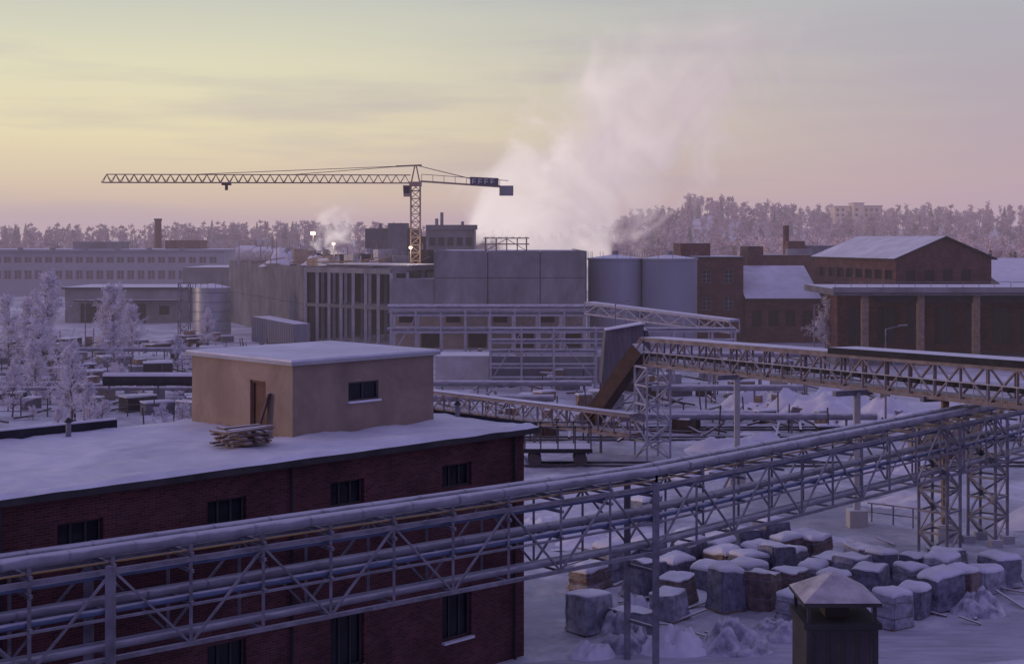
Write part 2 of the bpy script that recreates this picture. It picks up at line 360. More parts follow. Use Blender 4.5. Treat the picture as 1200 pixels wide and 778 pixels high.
# ------------------------------------------------------------------ conveyor gallery
CG=Group('conveyor_gallery')
a=Vector((9.7,104.6)); b=Vector((26.6,62.6)); d=(b-a).normalized()
truss(CG['truss'],a,b,1.7,6.75,8.55,22,M_gal,.12,z0b=8.1,z1b=9.9)
l=Vector((-d.y,d.x))
def cgp(f,off,z): c=a+(b-a)*f+l*off; return (c.x,c.y,z+1.35*f)
def strip(B,f0,f1,o0,o1,z0,z1,m,top=None):
    B.hexa([cgp(f0,o0,z0),cgp(f1,o0,z0),cgp(f1,o1,z0),cgp(f0,o1,z0),cgp(f0,o0,z1),cgp(f1,o0,z1),cgp(f1,o1,z1),cgp(f0,o1,z1)],m,top)
strip(CG['roof'],-.01,.52,-.12,1.82,8.64,8.76,M_gal,M_snow)
strip(CG['roof'],.52,1,-.15,1.85,8.66,9.0,M_tar,M_snow)
strip(CG['deck'],0,1,.15,1.55,6.82,6.95,M_wood)
strip(CG['belt'],0,1,.5,1.2,7.35,7.55,M_tar)
for f in [i/44 for i in range(45)]: CG['deck'].beam(cgp(f,-.05,7.7),cgp(f,-.05,6.8),.04,.04,M_steelw)
CG['deck'].beam(cgp(0,-.06,7.7),cgp(1,-.06,7.7),.06,.06,M_steelw)
lattice_tower(CG['tower'],9.0,104.2,-1.18,1.9,1.9,0,6.7,5,M_steelw,.14)
for x,y,zt2 in ((19.2,79.2,7.45),(22.9,75.2,7.6),(14.6,92.3,7.05)):
    CG['columns'].beam((x,y,.5),(x,y,zt2),.34,.34,M_wood if x>22 else M_concl); CG['columns'].box(x-.5,x+.5,y-.5,y+.5,-.1,.95,M_concl)
    CG['columns'].beam((x-1.4,y-.6,zt2),(x+.9,y+.4,zt2),.3,.3,M_steel)
p=Vector((9.6,105.2,7.9)); r=Vector((6.0,108.3,2.2)); CG['inclined_gallery'].beam(p,r,1.3,1.1,M_rust)
for k in (-.75,.75):
    CG['inclined_gallery'].beam(p+Vector((0,k,.7)),r+Vector((0,k,.7)),.12,.12,M_gal)
truss(CG['lower_truss'],(9.6,103.6),(-10.0,123.8),1.5,1.7,3.2,18,M_gal,.12)
dd=Vector((-19.6,20.2)).normalized(); 
def strp(B,z0,z1,o0,o1,m,top):
    l2=Vector((-dd.y,dd.x)); s=Vector((9.6,103.6)); e=Vector((-10,123.8)); q4=[s+l2*o0,e+l2*o0,e+l2*o1,s+l2*o1]
    B.hexa([(k.x,k.y,z0) for k in q4]+[(k.x,k.y,z1) for k in q4],m,top)
strp(CG['lower_truss'],1.78,1.95,.1,1.4,M_wood,M_snow); strp(CG['lower_truss'],3.3,3.36,.4,1.5,M_rust,M_snow)
for f in (.15,.4,.65,.9):
    x=9.6-19.6*f; y=103.6+20.2*f; CG['columns'].beam((x,y,0),(x,y,1.7),.2,.2,M_steel); CG['columns'].beam((x-1,y-1,0),(x-1,y-1,1.7),.2,.2,M_steel)
CG.build()
B=MB('conveyor_transfer_house')
y0,y1=124,128
B.hexa([(7.8,y0,3.4),(11.6,y0,3.4),(11.6,y1,3.4),(7.8,y1,3.4),(8.2,y0+.3,8.0),(11.5,y0+.3,8.6),(11.5,y1-.6,8.6),(8.2,y1-.6,8.0)],M_corrd,M_snow)
B.hexa([(11.65,y0+.2,5.4),(12.3,y0+.2,5.4),(12.3,y1,5.4),(11.65,y1,5.4),(11.6,y0+.5,8.0),(11.9,y0+.5,8.0),(11.9,y1-.7,8.0),(11.6,y1-.7,8.0)],M_corrd,M_snow)
B.beam((8.1,y0+.1,8.05),(11.6,y0+.1,8.65),.3,.12,M_snow)
for x in (8,11.4):
    for y in (y0+.2,y1-.2): B.beam((x,y,0),(x,y,3.4),.25,.25,M_steel)
B.beam((8,y0+.2,.3),(11.4,y0+.2,3.2),.12,.12,M_steel); B.build()

# ------------------------------------------------------------------ pallets
def pallet(x,y,seed,w,dp,h,a):
    r=random.Random(seed*7+3); B=MB('wrapped_pallet_stack'); n=44
    g=hgt(x,y)
    B.obox((x-math.cos(a)*w/2+math.sin(a)*dp/2,y-math.sin(a)*w/2-math.cos(a)*dp/2),a,w,dp,g-.05,g+.13,M_wood)
    sh_=r.uniform(-.12,.12); sv=r.uniform(-.12,.12); tl=r.uniform(-.12,.12)
    full=r.random(); cap=1 if full<.6 else .35
    rings=[(.06,1.04+r.uniform(0,.14),0),(.25,1.03,0),(h*.35,.98,0),(h*.55,1.01,0),(h*.8,.97,0),(h-.02,.95,0),(h+.04,.98,1),(h+.10*cap,.96,1),(h+.18*cap,.84,1),(h+.23*cap,.6,1),(h+.25*cap,.3,1)]
    vs=[]
    for z,k,t in rings:
        for i in range(n):
            th=2*math.pi*i/n; c,s=math.cos(th),math.sin(th); e=.2 if not t else .26
            px=math.copysign(abs(c)**e,c)*w/2*k; py=math.copysign(abs(s)**e,s)*dp/2*k
            fold=.09*mnoise.noise((c*6+seed,s*6,seed+z*.4))+.07*mnoise.noise((c*3+seed,s*3,z*2.5))
            px*=1+fold*(1 if not t else .6); py*=1+fold*(1 if not t else .6)
            px+=sh_*z; py+=sv*z
            vs.append((x+px*math.cos(a)-py*math.sin(a),y+px*math.sin(a)+py*math.cos(a),g+z+ ((.13*mnoise.noise((px*1.5+seed,py*1.5,1))+tl*px) if z>h*.7 else 0)))
    m=r.choice([M_wrap,M_wrap,M_wrap2,M_wrap2,M_wrap3])
    for k in range(len(rings)-1):
        mm=(M_snow if rings[k+1][2] and (full<.7 or k>7) else m)
        B.faces(vs[k*n:(k+2)*n],[(i,(i+1)%n,n+(i+1)%n,n+i) for i in range(n)],mm,k!=5)
    B.face(vs[-n:],M_snow,True)
    # binding straps round the load
    if r.random()<.6:
        for kk in (2,4):
            rr=vs[kk*n:(kk+1)*n]; ctr=Vector((x,y,0))
            for i in range(0,n,2):
                p_=Vector(rr[i]); q_=Vector(rr[(i+2)%n]); B.beam(p_+(p_-ctr-Vector((0,0,p_.z)))*.02,q_+(q_-ctr-Vector((0,0,q_.z)))*.02,.02,.05,M_steel)
    B.build()
PL=[(3.4,58),(5.0,57.4),(3.5,65),(4.6,66.7),(5.8,63.5),(7.5,62.3),(9.4,61.3),(10.9,61.6),(11.9,59.8),(15.6,59),(17.1,60.4),(18.6,61.8),(19.8,63),(21.3,64.3),
(9.2,65),(7.6,66.7),(11.0,66.5),(13.3,68),(13.9,65),(15.5,65.4),(17.1,66),(16.8,68),(10.1,69.4),(8.5,70.4),(11.7,71.8),(13.4,72.6),(6.9,69.3),(5.2,69.2),(15.0,71.0),(7.7,80),
(12.4,63.4),(14.3,62.2),(18.8,66.8),(6.8,60.2),(12.0,69.3),(20.4,66.6),(12.6,66.9),(9.9,67.4),(15.0,67.3),(13.6,70.6),(16.2,62.9),(18.2,64.4),(19.9,64.9),(8.3,68.3),(6.2,66.6),(10.6,64.0),(22.3,65.6)]
for i,(x,y) in enumerate(PL):
    r=random.Random(i*13+1)
    pallet(x+r.uniform(-.25,.25),y+r.uniform(-.25,.25),i*3.1,r.uniform(1.25,1.75),r.uniform(1.1,1.45),r.uniform(.85,1.6)*(1.25 if i%6==0 else 1),math.radians(42+r.uniform(-16,16)))
for i,(x,y,rx,ry,h) in enumerate(((4.3,55.6,1.2,.9,1.0),(6.3,55.3,1.5,1.0,.8),(8.6,55.4,1.6,1.0,.9),(3.0,54.6,1.0,.7,.45),(19.9,60.8,1.2,.9,.7),(5.2,59.8,.9,.8,.8),(15.8,61.4,1.1,.8,.6),(10.6,57.2,1.3,.8,.6))):
    mound('tarpaulin_covered_pile',x,y,rx,ry,h,i*5+2,M_wrap if i in(2,0,4,7) else M_snow,p=.7,rough=.5)
for i,(x,y,rx,ry,h) in enumerate(((28,127,6,4,2.6),(33,122,5,3,1.6),(24,133,5,4,1.6),(37,118,6,3,1.4),(13,96,3,2,.7),(-1,101,3,2,.9),(18,108,5,2,.9),(27,98,5,2,.7),(1.5,78,2,3,.6),(32,80,5,3,.8),(25,86,4,2,.5),(13,76,5,1.2,.45),(6,74.5,4,1.2,.5),(19,70,3,1,.4))):
    mound('snow_heap',x,y,rx,ry,h,i*7+1,p=.9,rough=.6)
B=MB('boulder_pile')
for i in range(7):
    x=25.6+R.uniform(-1.2,1.2); y=124.5+R.uniform(-.8,.8); s=R.uniform(.4,.8)
    B.hexa([(x-s,y-s,0),(x+s,y-s*.8,0),(x+s,y+s,0),(x-s,y+s,0),(x-s*.6,y-s*.5,s*1.7),(x+s*.5,y-s*.6,s*1.5),(x+s*.4,y+s*.5,s*1.6),(x-s*.5,y+s*.5,s*1.4)],M_bark)
B.build()
B=MB('scattered_planks')
for i in range(60):
    x=R.uniform(3,23); y=R.uniform(57,74)+ (x-12)*.1; a_=R.uniform(0,3.14); l_=R.uniform(.4,1.2); z=hgt(x,y)+.06
    B.beam((x-math.cos(a_)*l_,y-math.sin(a_)*l_,z),(x+math.cos(a_)*l_,y+math.sin(a_)*l_,z+R.uniform(0,.25)),.14,.05,M_wood)
B.build()
# ------------------------------------------------------------------ near chimney with cowl
B=MB('chimney_with_cowl'); x,y=6.8,30
B.box(x-.74,x+.74,y-.74,y+.74,0,8.0,M_fascia)
for i in range(5): B.beam((x-.6+i*.3,y-.76,0),(x-.6+i*.3,y-.76,7.9),.03,.03,M_tar)
B.box(x-.8,x+.8,y-.8,y+.8,7.98,8.1,M_tar)
for u in (-.68,.68):
    for v in (-.68,.68): B.beam((x+u,y+v,8.09),(x+u,y+v,8.5),.07,.07,M_fascia)
B.beam((x,y,8.0),(x,y,8.5),.5,.5,M_fascia)
c=[(x-.8,y-.8),(x+.8,y-.8),(x+.8,y+.8),(x-.8,y+.8)]
B.hexa([(a_,b_,8.44) for a_,b_ in c]+[(a_,b_,8.52) for a_,b_ in c],M_fascia)
M_cowl=mat('frosted_sheet_cowl',(.42,.40,.44),.7,.35,2.5)
B.hexa([(a_,b_,8.523) for a_,b_ in c]+[(x+(a_-x)*.08,y+(b_-y)*.08,8.98) for a_,b_ in c],M_cowl)
B.build()

# ------------------------------------------------------------------ main concrete building under construction
K=Group('concrete_factory_building')
W_=K['walls']
xj=[-11.1,-3.5,4.05,10.6]
for i in range(3):
    for z0,z1 in ((6.4,10.35),(10.42,14.3)):
        W_.box(xj[i]+.05,xj[i+1]-.05,205+.04*i,205.35+.04*i,z0,z1,M_conc)
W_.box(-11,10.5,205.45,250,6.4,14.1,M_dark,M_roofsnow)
for i in range(6): W_.box(10.55,10.8,205.5+i*7.4,212.8+i*7.4,6.4,14.25,M_conc)
for i in range(6): W_.box(-11.3,-11.02,205.5+i*7.4,212.8+i*7.4,6.4,14.25,M_conc)
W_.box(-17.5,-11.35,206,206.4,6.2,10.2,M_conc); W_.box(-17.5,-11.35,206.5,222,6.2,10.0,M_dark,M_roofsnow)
W_.box(-17,10.4,208,208.3,0,6.2,M_beige)
K['slabs'].box(-17.6,10.7,205.4,209,6.0,6.35,M_concl); K['slabs'].box(-17.6,10.7,205.6,208,3.0,3.25,M_concl)
for i in range(9):
    x=-17.3+i*3.45; K['columns'].box(x,x+.45,205.42,205.9,0,6.0,M_concl)
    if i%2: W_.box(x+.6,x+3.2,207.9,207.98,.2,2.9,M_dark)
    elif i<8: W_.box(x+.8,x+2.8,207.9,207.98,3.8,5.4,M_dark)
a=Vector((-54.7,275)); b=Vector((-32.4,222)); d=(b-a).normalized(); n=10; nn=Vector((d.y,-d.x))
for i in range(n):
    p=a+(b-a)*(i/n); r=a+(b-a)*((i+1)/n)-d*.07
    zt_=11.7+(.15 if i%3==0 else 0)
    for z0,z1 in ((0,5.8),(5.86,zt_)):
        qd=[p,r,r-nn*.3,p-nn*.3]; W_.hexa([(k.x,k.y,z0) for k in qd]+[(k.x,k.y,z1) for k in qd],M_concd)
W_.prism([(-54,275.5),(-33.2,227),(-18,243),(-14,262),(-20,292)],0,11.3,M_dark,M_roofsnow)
fa=Vector((-32.2,222)); fb=Vector((-17.7,208.5)); dv=Vector((.45,1)).normalized()
for j in range(4):
    for i in range(8):
        if j and i in (3,5) : continue
        p=fa+(fb-fa)*(i/7)+dv*j*5
        K['columns'].beam((p.x,p.y,0),(p.x,p.y,11.0+ (.0 if (i+j)%3 else .5)),.45,.45,M_concl if j<2 else M_conc)
    p=fa+dv*j*5; r=fb+dv*j*5
    K['beams'].beam((p.x,p.y,11.2),(r.x,r.y,11.2),.4,.75,M_conc)
    if j<3: K['beams'].beam((p.x,p.y,5.8),(r.x,r.y,5.8),.35,.5,M_concd)
for i in (0,1,2,4,6,7):
    p=fa+(fb-fa)*(i/7); r=p+dv*17; K['beams'].beam((p.x,p.y,11.5),(r.x,r.y,11.5),.4,.5,M_conc)
p=[fa+dv*6,fb+dv*6,fb+dv*20,fa+dv*20]; K['slabs'].prism([(k.x,k.y) for k in p],11.78,12.0,M_conc,M_roofsnow)
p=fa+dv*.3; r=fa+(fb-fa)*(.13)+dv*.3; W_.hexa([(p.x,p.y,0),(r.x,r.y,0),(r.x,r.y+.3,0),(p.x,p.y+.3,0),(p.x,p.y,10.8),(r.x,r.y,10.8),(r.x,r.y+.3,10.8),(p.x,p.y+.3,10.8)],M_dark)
K.build()
B=MB('roof_construction_materials')
for i in range(130):
    x=R.uniform(-50,-14); y=R.uniform(236,268); 
    if x< -54+ (275-y)*.42+2: continue
    s=R.uniform(.5,2.2); h=R.uniform(.3,2.2) if i%4 else R.uniform(1.5,3.0)
    z=11.3
    B.obox((x,y),R.uniform(0,1.5),s*1.4,s*.8,z,z+h,R.choice([M_beige,M_conc,M_concl,M_wood,M_steelw,M_crane,M_fascia]),R.choice([M_snow,None,M_snow]))
for i in range(40):
    x=R.uniform(-46,-14); y=R.uniform(238,262); 
    B.beam((x,y,11.3),(x,y,R.uniform(13,15.6)),.15,.15,M_crane if i%2 else M_steelw)
for i in range(14):
    x=R.uniform(-40,-14); y=R.uniform(230,240); l_=R.uniform(1,3)
    B.beam((x-l_,y,12.1),(x+l_,y+R.uniform(-1,1),12.1+R.uniform(0,1.4)),.16,.16,M_wood)
for x,y,r_ in ((-51,268,1.9),(-47,262,1.7),(-43.5,256,1.5)):
    B.cyl((x,y,12.9),(x+3.4,y-2,12.9),r_,M_steelw,14)
B.build()
for i,(x,y,rx,h) in enumerate(((-40,248,4,2.2),(-33,243,4,1.4),(-24,246,5,1.5))): mound('snow_covered_tarpaulin',x,y,rx,3,h,i+40,z=11.2,rough=.6)
B=MB('timber_scaffold')
for x in (-4,-2.4,-.8,.8,2.2):
    for y in (214,218): B.beam((x,y,14.1),(x,y,16.1),.16,.16,M_wood)
for z in (15.2,16.1):
    for y in (214,218): B.beam((-4.3,y,z),(2.6,y,z),.14,.16,M_wood)
for x in (-4,2.2): B.beam((x,214,16.05),(x,218,16.05),.14,.14,M_wood)
for i in range(7): B.beam((-4+i,213.7,16.25),(-3.7+i,218.3,16.25),.2,.06,M_wood)
B.beam((-4,214,14.2),(-.8,214,16),.1,.1,M_wood); B.beam((-.8,214,16),(2.2,214,14.2),.1,.1,M_wood); B.build()
K=Group('boiler_house')
K['walls'].box(-31,-20,300,316,0,18.2,M_concd,M_snow); K['walls'].box(-26,-22,298,304,0,19.3,M_concd,M_snow)
K['walls'].box(-17.9,-7.9,296,312,0,18.7,M_concd,M_snow); K['walls'].box(-17.9,-7.2,295.6,296,17.9,18.9,M_concd,M_snow)
K['walls'].box(-20,-17.9,302,312,0,16.5,M_brickx,M_snow)
for x,z in ((-16,20.3),(-14.9,21.6),(-10.5,19.7),(-28,19.3)): K['stacks'].cyl((x,302,18),(x,302,z),.35,M_steel)
for i in range(5): K['glass'].box(-17.2+i*1.9,-16.0+i*1.9,295.9,296.05,14.6,16.3,M_glass)
K.build()
B=MB('steel_pipe_rack')
for i in range(9):
    x=-16.4+i*3.36
    for y in (193,196): B.beam((x,y,0),(x,y,6.5),.22,.22,M_steelw)
    B.beam((x,193,6.3),(x,196,6.3),.18,.18,M_steelw)
for z in (6.4,5.6,3.3):
    for y in (193,196): B.beam((-16.6,y,z),(10.7,y,z),.2,.22,M_steelw)
for y,z,r_ in ((193.6,6.75,.22),(194.6,6.8,.28),(195.4,5.9,.2),(194,3.7,.25)): B.cyl((-17,y,z),(14,y,z),r_,M_pipe)
B.beam((-16.4,193,0),(-13,193,5.5),.14,.14,M_steelw); B.beam((3.8,193,0),(7.1,193,5.5),.14,.14,M_steelw); B.build()
B=MB('steel_pipe_rack')
for x in (-2.25,1,4.4,8.8,13,17,21,23.4):
    for y in (149,151.5): B.beam((x,y,0),(x,y,6.7 if x<15 else 6.2),.2,.2,M_steelw)
for z in (6.3,5.1,4.0,2.5,1.1):
    B.beam((-2.4,149,z),(9 if z<5 else 23.6,149,z),.14,.14,M_steelw)
    B.cyl((-2.4,150,z+.2),(9 if z<5 else 23.6,150,z+.2),.17,M_pipe)
    B.cyl((-2.4,151,z+.2),(9 if z<5 else 23.6,151,z+.2),.13,M_pipe)
B.beam((-2.25,149,1.1),(1,149,6.3),.1,.1,M_steelw); B.beam((4.4,149,6.3),(8.8,149,1.1),.1,.1,M_steelw); B.build()
B=MB('sloping_conveyor_bridge'); truss(B,(9.8,192),(27,176),2,5.9,7.3,10,M_steelw,.16,z0b=4.4,z1b=5.8)
for f in (.3,.7): 
    x=9.8+17.2*f; y=192-16*f; B.beam((x,y,0),(x,y,5.9-1.5*f),.25,.25,M_steel)
B.hexa([(9.8,192,7.4),(27,176,5.9),(28.4,177.5,5.9),(11.2,193.5,7.4),(9.8,192,7.5),(27,176,6.0),(28.4,177.5,6.0),(11.2,193.5,7.5)],M_steelw,M_snow); B.build()
B=MB('concrete_retaining_wall'); B.box(-8.2,-2.5,152,152.5,0,3.5,M_concl); B.box(-8.2,-2.5,152.5,160,0,3.3,M_conc,M_snow); B.box(-2.5,16,158,158.4,0,3.0,M_conc,M_snow); B.build()
for x,y,r_ in ((15.6,215,4.1),(23.6,213,4.1)):
    B=MB('storage_silo'); B.cyl((x,y,0),(x,y,12.9),r_,M_silo,40); B.cyl((x,y,12.85),(x,y,13.1),r_+.15,M_silo,40); B.cyl((x,y,13.1),(x,y,13.6),r_+.05,M_snow,40,r2=.6)
    B.cyl((x,y,13.5),(x,y,14.2),.5,M_steel)
    for k in range(12): 
        t=k*math.pi/6; B.beam((x+r_*math.cos(t),y+r_*math.sin(t),13.1),(x+r_*math.cos(t),y+r_*math.sin(t),14.1),.06,.06,M_steel)
    B.build()
B=MB('aluminium_storage_tank'); x,y=-47.7,226
B.cyl((x,y,0),(x,y,8.3),3,M_tank,36)
for z in (1.5,3,4.5,6,7.5): B.cyl((x,y,z),(x,y,z+.1),3.05,M_steel,36)
B.cyl((x,y,8.3),(x,y,8.9),3.05,M_snow,36,r2=.4)
lattice_tower(B,x-5.0,y-1.5,0,1.6,1.6,0,9,6,M_steel,.13)
for k in range(16): 
    t=k*math.pi/8; B.beam((x+3*math.cos(t),y+3*math.sin(t),8.3),(x+3*math.cos(t),y+3*math.sin(t),9.2),.06,.06,M_steel)
B.build()
B=MB('corrugated_storage_shed'); B.hexa([(-40.5,222,0),(-32,208.5,0),(-29.8,210,0),(-38,224,0),(-40.5,222,3.9),(-32,208.5,3.5),(-29.8,210,3.5),(-38,224,3.9)],M_corr,M_snow)
for i in range(24):
    f=i/23; B.beam((-40.5+8.5*f-.05,222-13.5*f-.05,0),(-40.5+8.5*f-.05,222-13.5*f-.05,3.9-.4*f),.12,.12,M_corr)
B.build()
K=Group('low_depot_building')
wall(K,(-85.5,272),(-61.5,272),0,6.4,[(3,6,0,3.6),(8,10.5,1.5,3.2),(12.5,15.5,0,3.6),(18,20,1.5,3.2)],M_conc,.4,div=(2,2),sill=False)
wall(K,(-61.5,272),(-61.5,290),0,6.4,[],M_conc); K['roof'].box(-86,-61,271.3,291,6.4,6.75,M_fascia,M_snow)
K['canopy'].box(-83,-63,269,271.9,4.2,4.45,M_fascia,M_snow); K.build()
K=Group('long_factory_hall')
ops=[]
for i in range(30):
    s=1.2+i*2.9; ops+= [(s,s+2.1,9.2,11.0),(s,s+2.1,4.6,7.2)]
wall(K,(-170,400),(-80.5,398),0,12.6,ops,M_clad,.3,div=(2,1),mf=M_framew,fw=.12,sill=False,mg=M_corrd)
wall(K,(-80.5,398),(-80.5,430),0,12.6,[],M_clad); K['roof'].box(-171,-80,397.4,430,12.6,13.1,M_clad,M_snow)
K['annex'].box(-100,-90,410,420,13,15.6,M_brickx,M_snow); K['annex'].box(-125,-113,405,420,13,15.2,M_concd,M_snow); K['annex'].box(-81,-66,350,380,0,9,M_concd,M_snow)
for i in range(9): K['annex'].box(-165+i*9,-163.5+i*9,396.9,397.3,12.9,13.6,M_steel,M_snow)
K.build()
B=MB('brick_factory_chimney'); B.cyl((-112,450,8),(-112,450,22.3),1.35,M_brickx,16,r2=1.05); B.cyl((-112,450,21.7),(-112,450,22.4),1.25,M_fascia,16); B.build()
for x,z in ((-206,22.5),(-203,23.5)):
    B=MB('distant_stack'); B.cyl((x,560,0),(x,560,z),.8,M_concd,10); B.build()

# ------------------------------------------------------------------ tower crane
CR=Group('tower_crane'); cx,cy=-15.6,230
lattice_tower(CR['mast'],cx-.75,cy-.75,0,1.5,1.5,0,25.0,20,M_crane,.17)
yaw=math.radians(3)
ca,sa=math.cos(yaw),math.sin(yaw)
def cp(s,o,z): return (cx+s*ca-o*sa, cy+s*sa+o*ca, z)
n=34; Lj=50
for i in range(n):
    s0=-1-(Lj-1)*i/n; s1=-1-(Lj-1)*(i+1)/n; sm=(s0+s1)/2; w=.6
    for o in (-w,w):
        CR['jib'].beam(cp(s0,o,25),cp(sm,0,26.3),.09,.09,M_crane); CR['jib'].beam(cp(sm,0,26.3),cp(s1,o,25),.09,.09,M_crane)
    CR['jib'].beam(cp(s0,-w,25),cp(s0,w,25),.08,.08,M_crane)
for o in (-.6,.6): CR['jib'].beam(cp(-.8,o,25),cp(-Lj,o,25),.16,.16,M_crane)
CR['jib'].beam(cp(-.8,0,26.3),cp(-Lj+.7,0,26.3),.16,.16,M_crane)
for o in (-.6,.6): CR['counter_jib'].beam(cp(.8,o,25.3),cp(15.8,o,24.3),.2,.25,M_crane)
for i in range(9): CR['counter_jib'].beam(cp(1+i*1.8,-.6,25.3-.065*i*1.8),cp(1+i*1.8,.6,25.3-.065*i*1.8),.12,.12,M_crane)
for i in range(8):
    CR['counter_jib'].beam(cp(1+i*1.8,-.65,25.3-.065*i*1.8),cp(1+i*1.8,-.65,26.4-.065*i*1.8),.08,.08,M_crane)
CR['counter_jib'].beam(cp(1,-.65,26.4),cp(15,-.65,25.4),.1,.1,M_crane)
CR['counterweight'].hexa([cp(13.6,-.8,23.0),cp(15.8,-.8,23.0),cp(15.8,.8,23.0),cp(13.6,.8,23.0),cp(13.6,-.8,24.6),cp(15.8,-.8,24.6),cp(15.8,.8,24.6),cp(13.6,.8,24.6)],M_crgrey)
CR['sign_board'].hexa([cp(8.8,-.85,24.7),cp(13.4,-.85,24.5),cp(13.4,-.75,24.5),cp(8.8,-.75,24.7),cp(8.8,-.85,26.0),cp(13.4,-.85,25.8),cp(13.4,-.75,25.8),cp(8.8,-.75,26.0)],M_sign)
for i in range(4):
    s=9.2+i*1.0
    CR['sign_board'].beam(cp(s,-.87,24.9),cp(s,-.87,25.65),.14,.03,M_signw); CR['sign_board'].beam(cp(s,-.87,25.6),cp(s+.5,-.87,25.6),.1,.12,M_signw); CR['sign_board'].beam(cp(s,-.87,25.2),cp(s+.5,-.87,25.2),.1,.12,M_signw)
for o in (-.55,.55): 
    CR['apex'].beam(cp(-.7,o,25),cp(-.1,0,27.9),.15,.15,M_crane); CR['apex'].beam(cp(.7,o,25),cp(.1,0,27.9),.15,.15,M_crane)
CR['apex'].beam(cp(-3.2,0,27.7),cp(1,0,27.9),.25,.25,M_crane)
for a_,b_ in ((cp(0,0,27.9),cp(-20,0,26.3)),(cp(-3.2,0,27.7),cp(-36,0,26.3)),(cp(0,.2,27.9),cp(14,.5,24.5)),(cp(0,-.2,27.9),cp(14,-.5,24.5))): CR['pendants'].cyl(a_,b_,.06,M_crane,6)
CR['cab'].hexa([cp(-1.9,-1.6,22.8),cp(-.8,-1.6,22.8),cp(-.8,.2,22.8),cp(-1.9,.2,22.8),cp(-2.0,-1.6,24.6),cp(-.8,-1.6,24.6),cp(-.8,.2,24.6),cp(-2.0,.2,24.6)],M_crane)
CR['cab'].hexa([cp(-1.85,-1.64,23.3),cp(-.95,-1.64,23.3),cp(-.95,-1.6,23.3),cp(-1.85,-1.6,23.3),cp(-1.85,-1.64,24.4),cp(-.95,-1.64,24.4),cp(-.95,-1.6,24.4),cp(-1.85,-1.6,24.4)],M_glass)
CR['mast'].hexa([cp(-1,-1,24.5),cp(1,-1,24.5),cp(1,1,24.5),cp(-1,1,24.5),cp(-1,-1,25.2),cp(1,-1,25.2),cp(1,1,25.2),cp(-1,1,25.2)],M_crane)
CR['trolley'].hexa([cp(-31,-.7,24.6),cp(-29.6,-.7,24.6),cp(-29.6,.7,24.6),cp(-31,.7,24.6),cp(-31,-.7,24.9),cp(-29.6,-.7,24.9),cp(-29.6,.7,24.9),cp(-31,.7,24.9)],M_fascia)
CR['trolley'].cyl(cp(-30.3,0,24.6),cp(-30.3,0,23.8),.25,M_fascia,8)
CR.build()

# ------------------------------------------------------------------ right brick works
K=Group('brick_gable_hall')
g0=Vector((54,200)); g1=g0+Vector((14.6,3.5)); bk=Vector((-6,25))
f0=g0+bk; f1=g1+bk
ops=[(1.5+i*3.0,3.6+i*3.0,10.2,11.6) for i in range(8)]
wall(K,f0,g0,0,13.2,ops+[(3+i*4.4,5.2+i*4.4,3.5,7) for i in range(5)],M_bricky,.25,div=(3,1),sill=False)
wall(K,g0,g1,0,13.2,[(1.5+i*2.9,3.0+i*2.9,10.0,11.6) for i in range(4)],M_brickx,.25,div=(3,1),sill=False)
wall(K,g1,f1,0,13.2,[],M_bricky); wall(K,f1,f0,0,13.2,[],M_brickx)
m0=(g0+g1)/2; m1=(f0+f1)/2
K['walls'].face([(g0.x,g0.y,13.2),(g1.x,g1.y,13.2),(m0.x,m0.y,16.1)],M_brickx); K['walls'].face([(f1.x,f1.y,13.2),(f0.x,f0.y,13.2),(m1.x,m1.y,16.1)],M_brickx)
gd=(g1-g0).normalized(); bd=bk.normalized()
def rf(e0,dz):
    a_=g0-gd*.6-bd*.6 if e0=='l' else g1+gd*.6-bd*.6; c_=a_+bk+bd*1.2; t0=m0-bd*.6; t1=m1+bd*.6
    K['roof'].hexa([(a_.x,a_.y,13.0+dz),(t0.x,t0.y,16.2+dz),(t1.x,t1.y,16.2+dz),(c_.x,c_.y,13.0+dz),(a_.x,a_.y,13.22+dz),(t0.x,t0.y,16.42+dz),(t1.x,t1.y,16.42+dz),(c_.x,c_.y,13.22+dz)],M_fascia,M_roofsnow)
rf('l',0); rf('r',.004)
K.build()
K=Group('loading_canopy')
K['roof'].box(40.3,92,178,196,8.9,9.75,M_concd,M_snow); K['roof'].box(40.1,92,177.6,178,9.3,9.95,M_conc)
K['roof'].box(46,92,179,195,8.0,8.9,M_tar)
for i in range(8):
    x=44+i*7.0; K['columns'].box(x,x+.8,178.6,179.5,0,9.1,M_wood); K['columns'].box(x,x+.9,192,192.9,0,9.1,M_beige)
K['back'].box(43,92,188,195.5,0,8.9,M_brickx)
for i in range(12): K['back'].box(44.5+i*3.8,46.6+i*3.8,187.85,187.98,2.2,7.0,M_glass); 
for i in range(12): K['back'].box(45.45+i*3.8,45.6+i*3.8,187.78,187.84,2.2,7.0,M_frame)
K['platform'].box(41,92,180,187.7,0,1.2,M_concd)
for i in range(26): K['rail'].beam((40.5+i*2,178.2,9.9),(40.5+i*2,178.2,10.6),.06,.06,M_steel)
K['rail'].beam((40.5,178.2,10.6),(91,178.2,10.6),.06,.06,M_steel)
K.build()
K=Group('brick_workshop')
wall(K,(28.4,220),(35.8,220),0,13,[(1,2.4,9.2,11.2),(4.4,5.8,9.2,11.2),(1,2.4,5,7),(4.4,5.8,5,7)],M_brickx,.25,div=(2,3),sill=False,mf=M_framew)
wall(K,(35.8,220),(35.8,240),0,13,[],M_bricky); K['roof'].box(28.2,36,219.7,240,13,13.25,M_fascia,M_snow)
K['roof'].box(27,31.8,228,238,13.2,15.3,M_brickx,M_snow); K['roof'].box(38.5,41,232,240,8,14.8,M_brickx,M_snow)
wall(K,(35.9,219),(47.2,219),0,6.6,[(1+i*2.6,2.6+i*2.6,2.5,5) for i in range(4)],M_brickx,.25,div=(2,2),sill=False)
